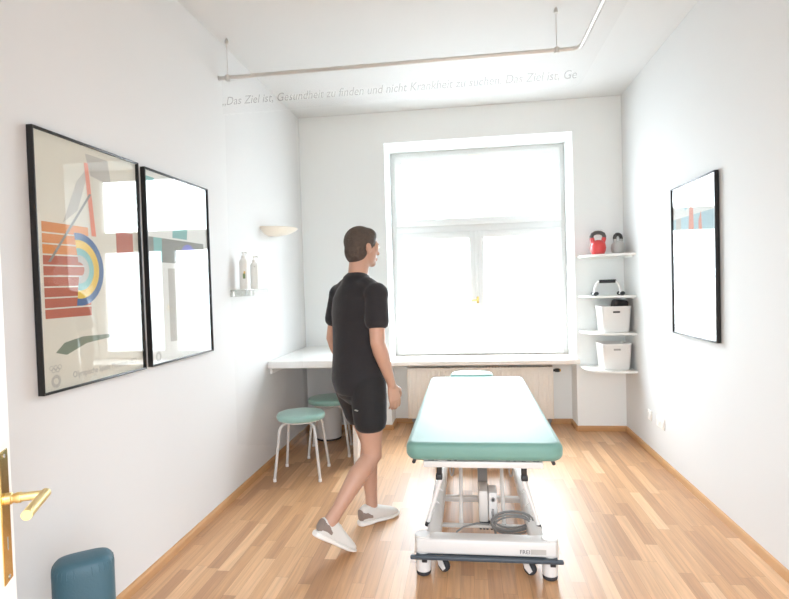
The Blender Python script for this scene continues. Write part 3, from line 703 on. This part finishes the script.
# ------------------------------------------------------------------ person
PX, PY, PA = -.635, 3.08, -math.radians(42)
pe = thing('person', 'person in black t-shirt and shorts walking away towards the window', 'person', (PX,PY,0), PA)
PM = WM(pe)
def ell(c, rx, ry, d=(0,0,1), xa=(1,0,0), n=24):
    c, d, xa = V(c), V(d).normalized(), V(xa); xa = (xa-d*xa.dot(d)).normalized(); ya = d.cross(xa)
    return [PM @ (c + xa*rx*math.cos(2*PI*k/n) + ya*ry*math.sin(2*PI*k/n)) for k in range(n)]
def limb(mb, pts, n=20, xa=(1,0,0)):
    """pts: (centre, rx, ry); rounded ends"""
    P_ = [V(p[0]) for p in pts]; rings = []
    for i, (c, rx, ry) in enumerate(pts):
        d = (P_[min(i+1,len(P_)-1)]-P_[max(i-1,0)])
        if i == 0:
            e = d.normalized()
            for q in (.25,.7): rings.append(ell(P_[0]-e*min(rx,ry)*math.cos(q*PI/2)*.9, rx*math.sin(q*PI/2), ry*math.sin(q*PI/2), d, xa, n))
        rings.append(ell(c, rx, ry, d, xa, n))
        if i == len(pts)-1:
            e = d.normalized()
            for q in (.7,.25): rings.append(ell(P_[i]+e*min(rx,ry)*math.cos(q*PI/2)*.9, rx*math.sin(q*PI/2), ry*math.sin(q*PI/2), d, xa, n))
    mb.loft(rings, True)
HIP = {-1: V((-.092,.005,.915)), 1: V((.092,0,.915))}
KNEE = {-1: V((-.100,.145,.505)), 1: V((.098,.010,.490))}
ANK = {-1: V((-.105,.150,.085)), 1: V((.112,-.300,.202))}
SHO = {-1: V((-.170,.015,1.425)), 1: V((.170,.015,1.425))}
ELB = {-1: V((-.222,-.015,1.140)), 1: V((.216,-.020,1.138))}
WRI = {-1: V((-.222,.085,.905)), 1: V((.212,.075,.893))}
lerp = lambda a, b, t: a+(b-a)*t
b = MB()
# torso (leans slightly forward), neck, head
TOR = [((0,0,.88),.120,.095),((0,-.002,.95),.140,.105),((0,0,1.06),.146,.102),((0,.004,1.18),.150,.105),((0,.010,1.30),.168,.115),((0,.012,1.39),.172,.108),((0,.010,1.445),.135,.085),((0,.010,1.485),.075,.066)]
limb(b, TOR, 32)
limb(b, [((0,.010,1.46),.066,.064),((0,.022,1.52),.056,.058),((0,.034,1.58),.056,.060),((0,.042,1.62),.058,.066)], 24)
HC = V((.004,.055,1.674))
HM = PM @ Matrix.Translation(HC) @ Matrix.Rotation(-.10,4,'Z')
hl = lambda x, y, z: HM @ V((x,y,z))
def hball(c, rx, ry, rz, n=24): b.ball(hl(*c), rx, ry, rz, n, HM.to_3x3().to_4x4())
hball((0,-.008,.022),.076,.094,.092); hball((0,.026,-.045),.058,.062,.070); hball((0,.062,-.092),.030,.024,.022); hball((0,.072,.0),.052,.022,.055)
hball((0,.097,-.022),.011,.014,.024,12); hball((0,.106,-.036),.014,.013,.011,12)          # nose
hball((0,.088,-.066),.024,.010,.006,12); hball((0,.086,-.076),.020,.010,.006,12)           # lips
hball((-.03,.082,.016),.022,.012,.007,12); hball((.03,.082,.016),.022,.012,.007,12)        # brow
for s_ in (-1,1): hball((s_*.079,-.002,-.012),.009,.018,.031,14); hball((s_*.084,-.010,.002),.006,.014,.018,12)
for s_ in (-1,1):
    h, k, a = HIP[s_], KNEE[s_], ANK[s_]
    limb(b, [(h+V((0,0,.0)),.068,.080),(lerp(h,k,.25),.072,.082),(lerp(h,k,.5),.073,.078),(lerp(h,k,.82),.057,.060),(k,.053,.057),(lerp(k,a,.12)+V((0,-.006,0)),.050,.053),(lerp(k,a,.32)+V((0,-.014,0)),.053,.058),(lerp(k,a,.55)+V((0,-.008,0)),.044,.047),(lerp(k,a,.8),.034,.038),(a,.033,.040)], 22)
    fd, dd = (V((-.06,1,0)), V((0,0,-1))) if s_ < 0 else (V((.05,.825,-.565)), V((0,-.565,-.825)))
    limb(b, [(a-fd*.018+dd*.030,.025,.028),(a+fd*.03+dd*.040,.026,.024),(a+fd*.10+dd*.058,.030,.014)], 16)
    sh, e, w = SHO[s_], ELB[s_], WRI[s_]
    limb(b, [(lerp(sh,V((0,.01,1.41)),.4),.045,.05),(sh+V((s_*.004,0,-.02)),.046,.050),(lerp(sh,e,.3),.049,.053),(lerp(sh,e,.65),.043,.047),(e,.039,.042),(lerp(e,w,.22),.043,.042),(lerp(e,w,.5),.038,.035),(lerp(e,w,.85),.029,.024),(w,.028,.022)], 20)
    # hand: palm towards the thigh, thumb forward, relaxed curl
    d = (w-e).normalized(); d = (d*.75+V((0,.02,-1))*.5).normalized(); nrm = V((-s_,.15,0)); nrm = (nrm-d*nrm.dot(d)).normalized(); tt = nrm.cross(d).normalized()
    if tt.y < 0: tt = -tt
    limb(b, [(w-d*.01,.024,.020),(w+d*.025,.033,.017),(w+d*.06,.039,.016),(w+d*.088,.040,.014)], 18, tt)
    for (o_, L_, r_) in ((.030,.068,.0088),(.0105,.078,.0092),(-.010,.072,.0088),(-.029,.056,.0078)):
        p0 = w+d*(.092-.08*abs(o_-.008))+tt*o_; pts = [(p0-d*.02,r_*1.05,r_*1.05),(p0,r_*1.05,r_*1.05)]; ang = .30; q = p0
        for fr, da in ((.45,.42),(.31,.38),(.24,.1)):
            dd = d*math.cos(ang)+nrm*math.sin(ang); q = q+dd*L_*fr; pts.append((q, r_*(.96 if fr > .3 else .82), r_*(.96 if fr > .3 else .82))); ang += da
        limb(b, pts, 10, tt)
    q0 = w+d*.022+tt*.022; q1 = q0+(d*.55+tt*.70+nrm*.35).normalized()*.042; q2 = q1+(d*.85+tt*.25+nrm*.45).normalized()*.034; q3 = q2+(d*.9+tt*.0+nrm*.45).normalized()*.024
    limb(b, [(q0,.015,.014),(q1,.0115,.011),(q2,.010,.0098),(q3,.0085,.008)], 12, tt)
body = part('body', b, SKIN, pe, sharp=0)
add_mods(body, ('REMESH',{'mode':'VOXEL','voxel_size':.0042,'use_smooth_shade':True}), ('SMOOTH',{'factor':.5,'iterations':4})); bake(body)
for s_ in (-1,1):
    f = MB(); f.ball(hl(s_*.031,.087,-.002),.0105,n=16); part('eye', f, EYEM, pe)
# hair
f = MB(); f.ball(hl(0,-.014,.032),.083,.098,.092,32,HM.to_3x3().to_4x4()); f.ball(hl(0,-.042,-.022),.072,.066,.080,28,HM.to_3x3().to_4x4()); f.ball(hl(0,.030,.066),.066,.060,.050,24,HM.to_3x3().to_4x4())
hr = part('hair', f, HAIR, pe, 'short brown hair', sharp=0)
add_mods(hr, ('REMESH',{'mode':'VOXEL','voxel_size':.006,'use_smooth_shade':True}), ('SMOOTH',{'factor':.5,'iterations':6})); bake(hr)
# t-shirt
f = MB()
limb(f, [((0,0,.90),.178,.138),((0,0,.925),.180,.140),((0,0,1.06),.170,.126),((0,.004,1.18),.172,.124),((0,.010,1.30),.184,.130),((0,.012,1.38),.180,.118),((0,.010,1.435),.140,.098),((0,.010,1.475),.092,.080)], 40)
for s_ in (-1,1):
    sh, e = SHO[s_], ELB[s_]
    limb(f, [(V((s_*.02,.010,1.455)),.066,.066),(V((s_*.085,.012,1.438)),.066,.066),(V((s_*.150,.014,1.405)),.066,.066)], 24, (0,1,0))
    f.ball(PM @ (sh+V((-s_*.002,0,-.022))), .069, .074, .068, 24, PM.to_3x3().to_4x4())
    limb(f, [(lerp(sh,e,.10),.060,.066),(lerp(sh,e,.35),.061,.068),(lerp(sh,e,.60),.064,.070)], 24)
ts = part('t_shirt', f, SHIRT, pe, 'black short-sleeved t-shirt', sharp=0)
add_mods(ts, ('REMESH',{'mode':'VOXEL','voxel_size':.007,'use_smooth_shade':True}), ('SMOOTH',{'factor':.5,'iterations':9})); bake(ts)
# shorts
f = MB()
limb(f, [((0,0,.87),.160,.122),((0,0,.92),.164,.124),((0,0,.97),.150,.108)], 36)
for s_ in (-1,1):
    h, k = HIP[s_], KNEE[s_]
    limb(f, [(h+V((0,0,.0)),.095,.108),(lerp(h,k,.2),.096,.107),(lerp(h,k,.4),.093,.101),(lerp(h,k,.54),.092,.097)], 26)
so = part('shorts', f, SHORTS, pe, 'black knee-length shorts', sharp=0)
add_mods(so, ('REMESH',{'mode':'VOXEL','voxel_size':.007,'use_smooth_shade':True}), ('SMOOTH',{'factor':.5,'iterations':5})); bake(so)
f = MB(); c0 = lerp(HIP[1],KNEE[1],.34)
f.prism([(-.014,-.003),(.014,-.003),(.016,.003),(-.012,.003)], -.112, -.1165, lambda x, y, z: tuple(PM @ V((c0.x+.03+x, c0.y+z, c0.z+y)))); part('shorts_emblem', f, LABELG, so, 'small pale emblem')
# shoes
for s_ in (-1,1):
    a = ANK[s_]
    if s_ < 0: T = PM @ Matrix.Translation((a.x,a.y,0)) @ Matrix.Rotation(-.06,4,'Z')
    else:
        T = PM @ Matrix.Translation((a.x,a.y+.131,.003)) @ Matrix.Rotation(-.05,4,'Z') @ Matrix.Rotation(-.60,4,'X') @ Matrix.Translation((0,-.18,0))
    def rg(y, w, z0, z1, n=20, p=2.6):
        out = []
        for k in range(n):
            q = 2*PI*k/n; cx_, sz_ = math.cos(q), math.sin(q)
            out.append(T @ V((w*math.copysign(abs(cx_)**(2/p),cx_), y, (z0+z1)/2+(z1-z0)/2*math.copysign(abs(sz_)**(2/p),sz_))))
        return out
    f = MB(); f.loft([rg(-.085,.020,.02,.075),rg(-.078,.032,.016,.105),rg(-.05,.037,.015,.120),rg(-.01,.038,.015,.122),rg(.03,.040,.015,.105),rg(.075,.045,.015,.085),rg(.12,.048,.014,.068),rg(.155,.044,.014,.055),rg(.180,.030,.016,.043),rg(.190,.015,.018,.035)],True)
    shoe = part('shoe', f, SHOE, pe, 'pale trainer', sharp=50)
    f = MB(); f.loft([rg(-.095,.022,.004,.032),rg(-.085,.034,.001,.034),rg(-.04,.040,.0,.030),rg(.02,.038,.001,.027),rg(.08,.049,.0,.024),rg(.125,.052,.0,.022),rg(.165,.046,.004,.024),rg(.190,.032,.010,.026),rg(.200,.016,.015,.026)],True); part('sole', f, SOLE, shoe, 'off-white sole')
    f = MB(); f.loft([rg(-.089,.018,.035,.085),rg(-.082,.0335,.032,.098),rg(-.05,.0388,.032,.100),rg(-.015,.0385,.034,.070)],True); part('heel_panel', f, SHOEG, shoe, 'brown heel panel')
    f = MB()
    for i in range(5):
        y = .035+.018*i; zt = .1015-.018*i*.78; f.tube([T @ V((-.022,y,zt-.006)), T @ V((0,y+.003,zt+.003)), T @ V((.022,y,zt-.006))],.0028,6)
    part('laces', f, SOLE, shoe)

# ------------------------------------------------------------------ light, world, camera
w = bpy.data.worlds.new('overcast_sky'); S.world = w; w.use_nodes = True
nt = w.node_tree; bg = nt.nodes['Background']; tc = nt.nodes.new('ShaderNodeTexCoord'); sp = nt.nodes.new('ShaderNodeSeparateXYZ'); nt.links.new(tc.outputs['Generated'], sp.inputs[0])
mr = nt.nodes.new('ShaderNodeMapRange'); mr.inputs['From Min'].default_value = -.15; mr.inputs['From Max'].default_value = .15
SKY_S, HALL_FILL = 9.0, 3.2  # rear half of the world is added fill, raised to brighten the room
mr.inputs['To Min'].default_value = HALL_FILL; mr.inputs['To Max'].default_value = SKY_S
nt.links.new(sp.outputs['Y'], mr.inputs['Value'])
gz = nt.nodes.new('ShaderNodeMapRange'); gz.inputs['From Min'].default_value = -.25; gz.inputs['From Max'].default_value = .45; gz.inputs['To Min'].default_value = .45; gz.inputs['To Max'].default_value = 1.75
nt.links.new(sp.outputs['Z'], gz.inputs['Value']); mu = nt.nodes.new('ShaderNodeMath'); mu.operation = 'MULTIPLY'
nt.links.new(mr.outputs['Result'], mu.inputs[0]); nt.links.new(gz.outputs['Result'], mu.inputs[1]); nt.links.new(mu.outputs[0], bg.inputs['Strength'])
cm = nt.nodes.new('ShaderNodeMix'); cm.data_type = 'RGBA'; cm.inputs['A'].default_value = (.915,.985,1.075,1); cm.inputs['B'].default_value = (.905,.985,1.08,1)
m2 = nt.nodes.new('ShaderNodeMapRange'); m2.inputs['From Min'].default_value = -.15; m2.inputs['From Max'].default_value = .15; nt.links.new(sp.outputs['Y'], m2.inputs['Value'])
nt.links.new(m2.outputs['Result'], cm.inputs['Factor']); nt.links.new(cm.outputs['Result'], bg.inputs['Color'])
def portal(name, loc, rot, sx, sy):
    l = bpy.data.lights.new(name, 'AREA'); l.shape = 'RECTANGLE'; l.size = sx; l.size_y = sy; l.cycles.is_portal = True
    o = bpy.data.objects.new(name, l); COL.objects.link(o); o.location = loc; o.rotation_euler = rot
portal('window_daylight', ((WX0+WX1)/2, YW+.25, (WZ0+WZ1)/2), (-PI/2,0,0), WX1-WX0+.1, WZ1-WZ0+.1)
portal('hall_fill_portal', ((DX0+DX1)/2, YF-.2, DZ/2), (PI/2,0,0), DX1-DX0+.1, DZ+.1)  # portal for the added fill entering through the doorway

cam = bpy.data.cameras.new('camera'); co = bpy.data.objects.new('camera', cam); COL.objects.link(co); S.camera = co
F_PX, YAW, PITCH, ROLL = 545.976, .1322, -.0263, -.0296
cam.sensor_fit = 'HORIZONTAL'; cam.sensor_width = 36; cam.lens = F_PX/789*36; cam.clip_start = .02
cy_, sy_, cp, sp_, cr_, sr = math.cos(YAW), math.sin(YAW), math.cos(PITCH), math.sin(PITCH), math.cos(ROLL), math.sin(ROLL)
fw = V((-sy_,cy_,0)); r0 = V((cy_,sy_,0)); u0 = V((0,0,1))
fw, u0 = fw*cp+u0*sp_, u0*cp-fw*sp_
r0, u0 = r0*cr_+u0*sr, u0*cr_-r0*sr
co.matrix_world = Matrix(((r0.x,u0.x,-fw.x,0),(r0.y,u0.y,-fw.y,0),(r0.z,u0.z,-fw.z,1.45),(0,0,0,1)))

S.view_settings.view_transform = 'Standard'; S.view_settings.look = 'None'; S.view_settings.gamma = 1; S.view_settings.use_curve_mapping = False
S.view_settings.exposure = 0.93
S.cycles.use_denoising = True
try: S.cycles.denoiser = 'OPENIMAGEDENOISE'
except Exception: pass
S.cycles.max_bounces = 14; S.cycles.diffuse_bounces = 8; S.cycles.glossy_bounces = 5; S.cycles.transparent_max_bounces = 24
S.cycles.sample_clamp_indirect = 8
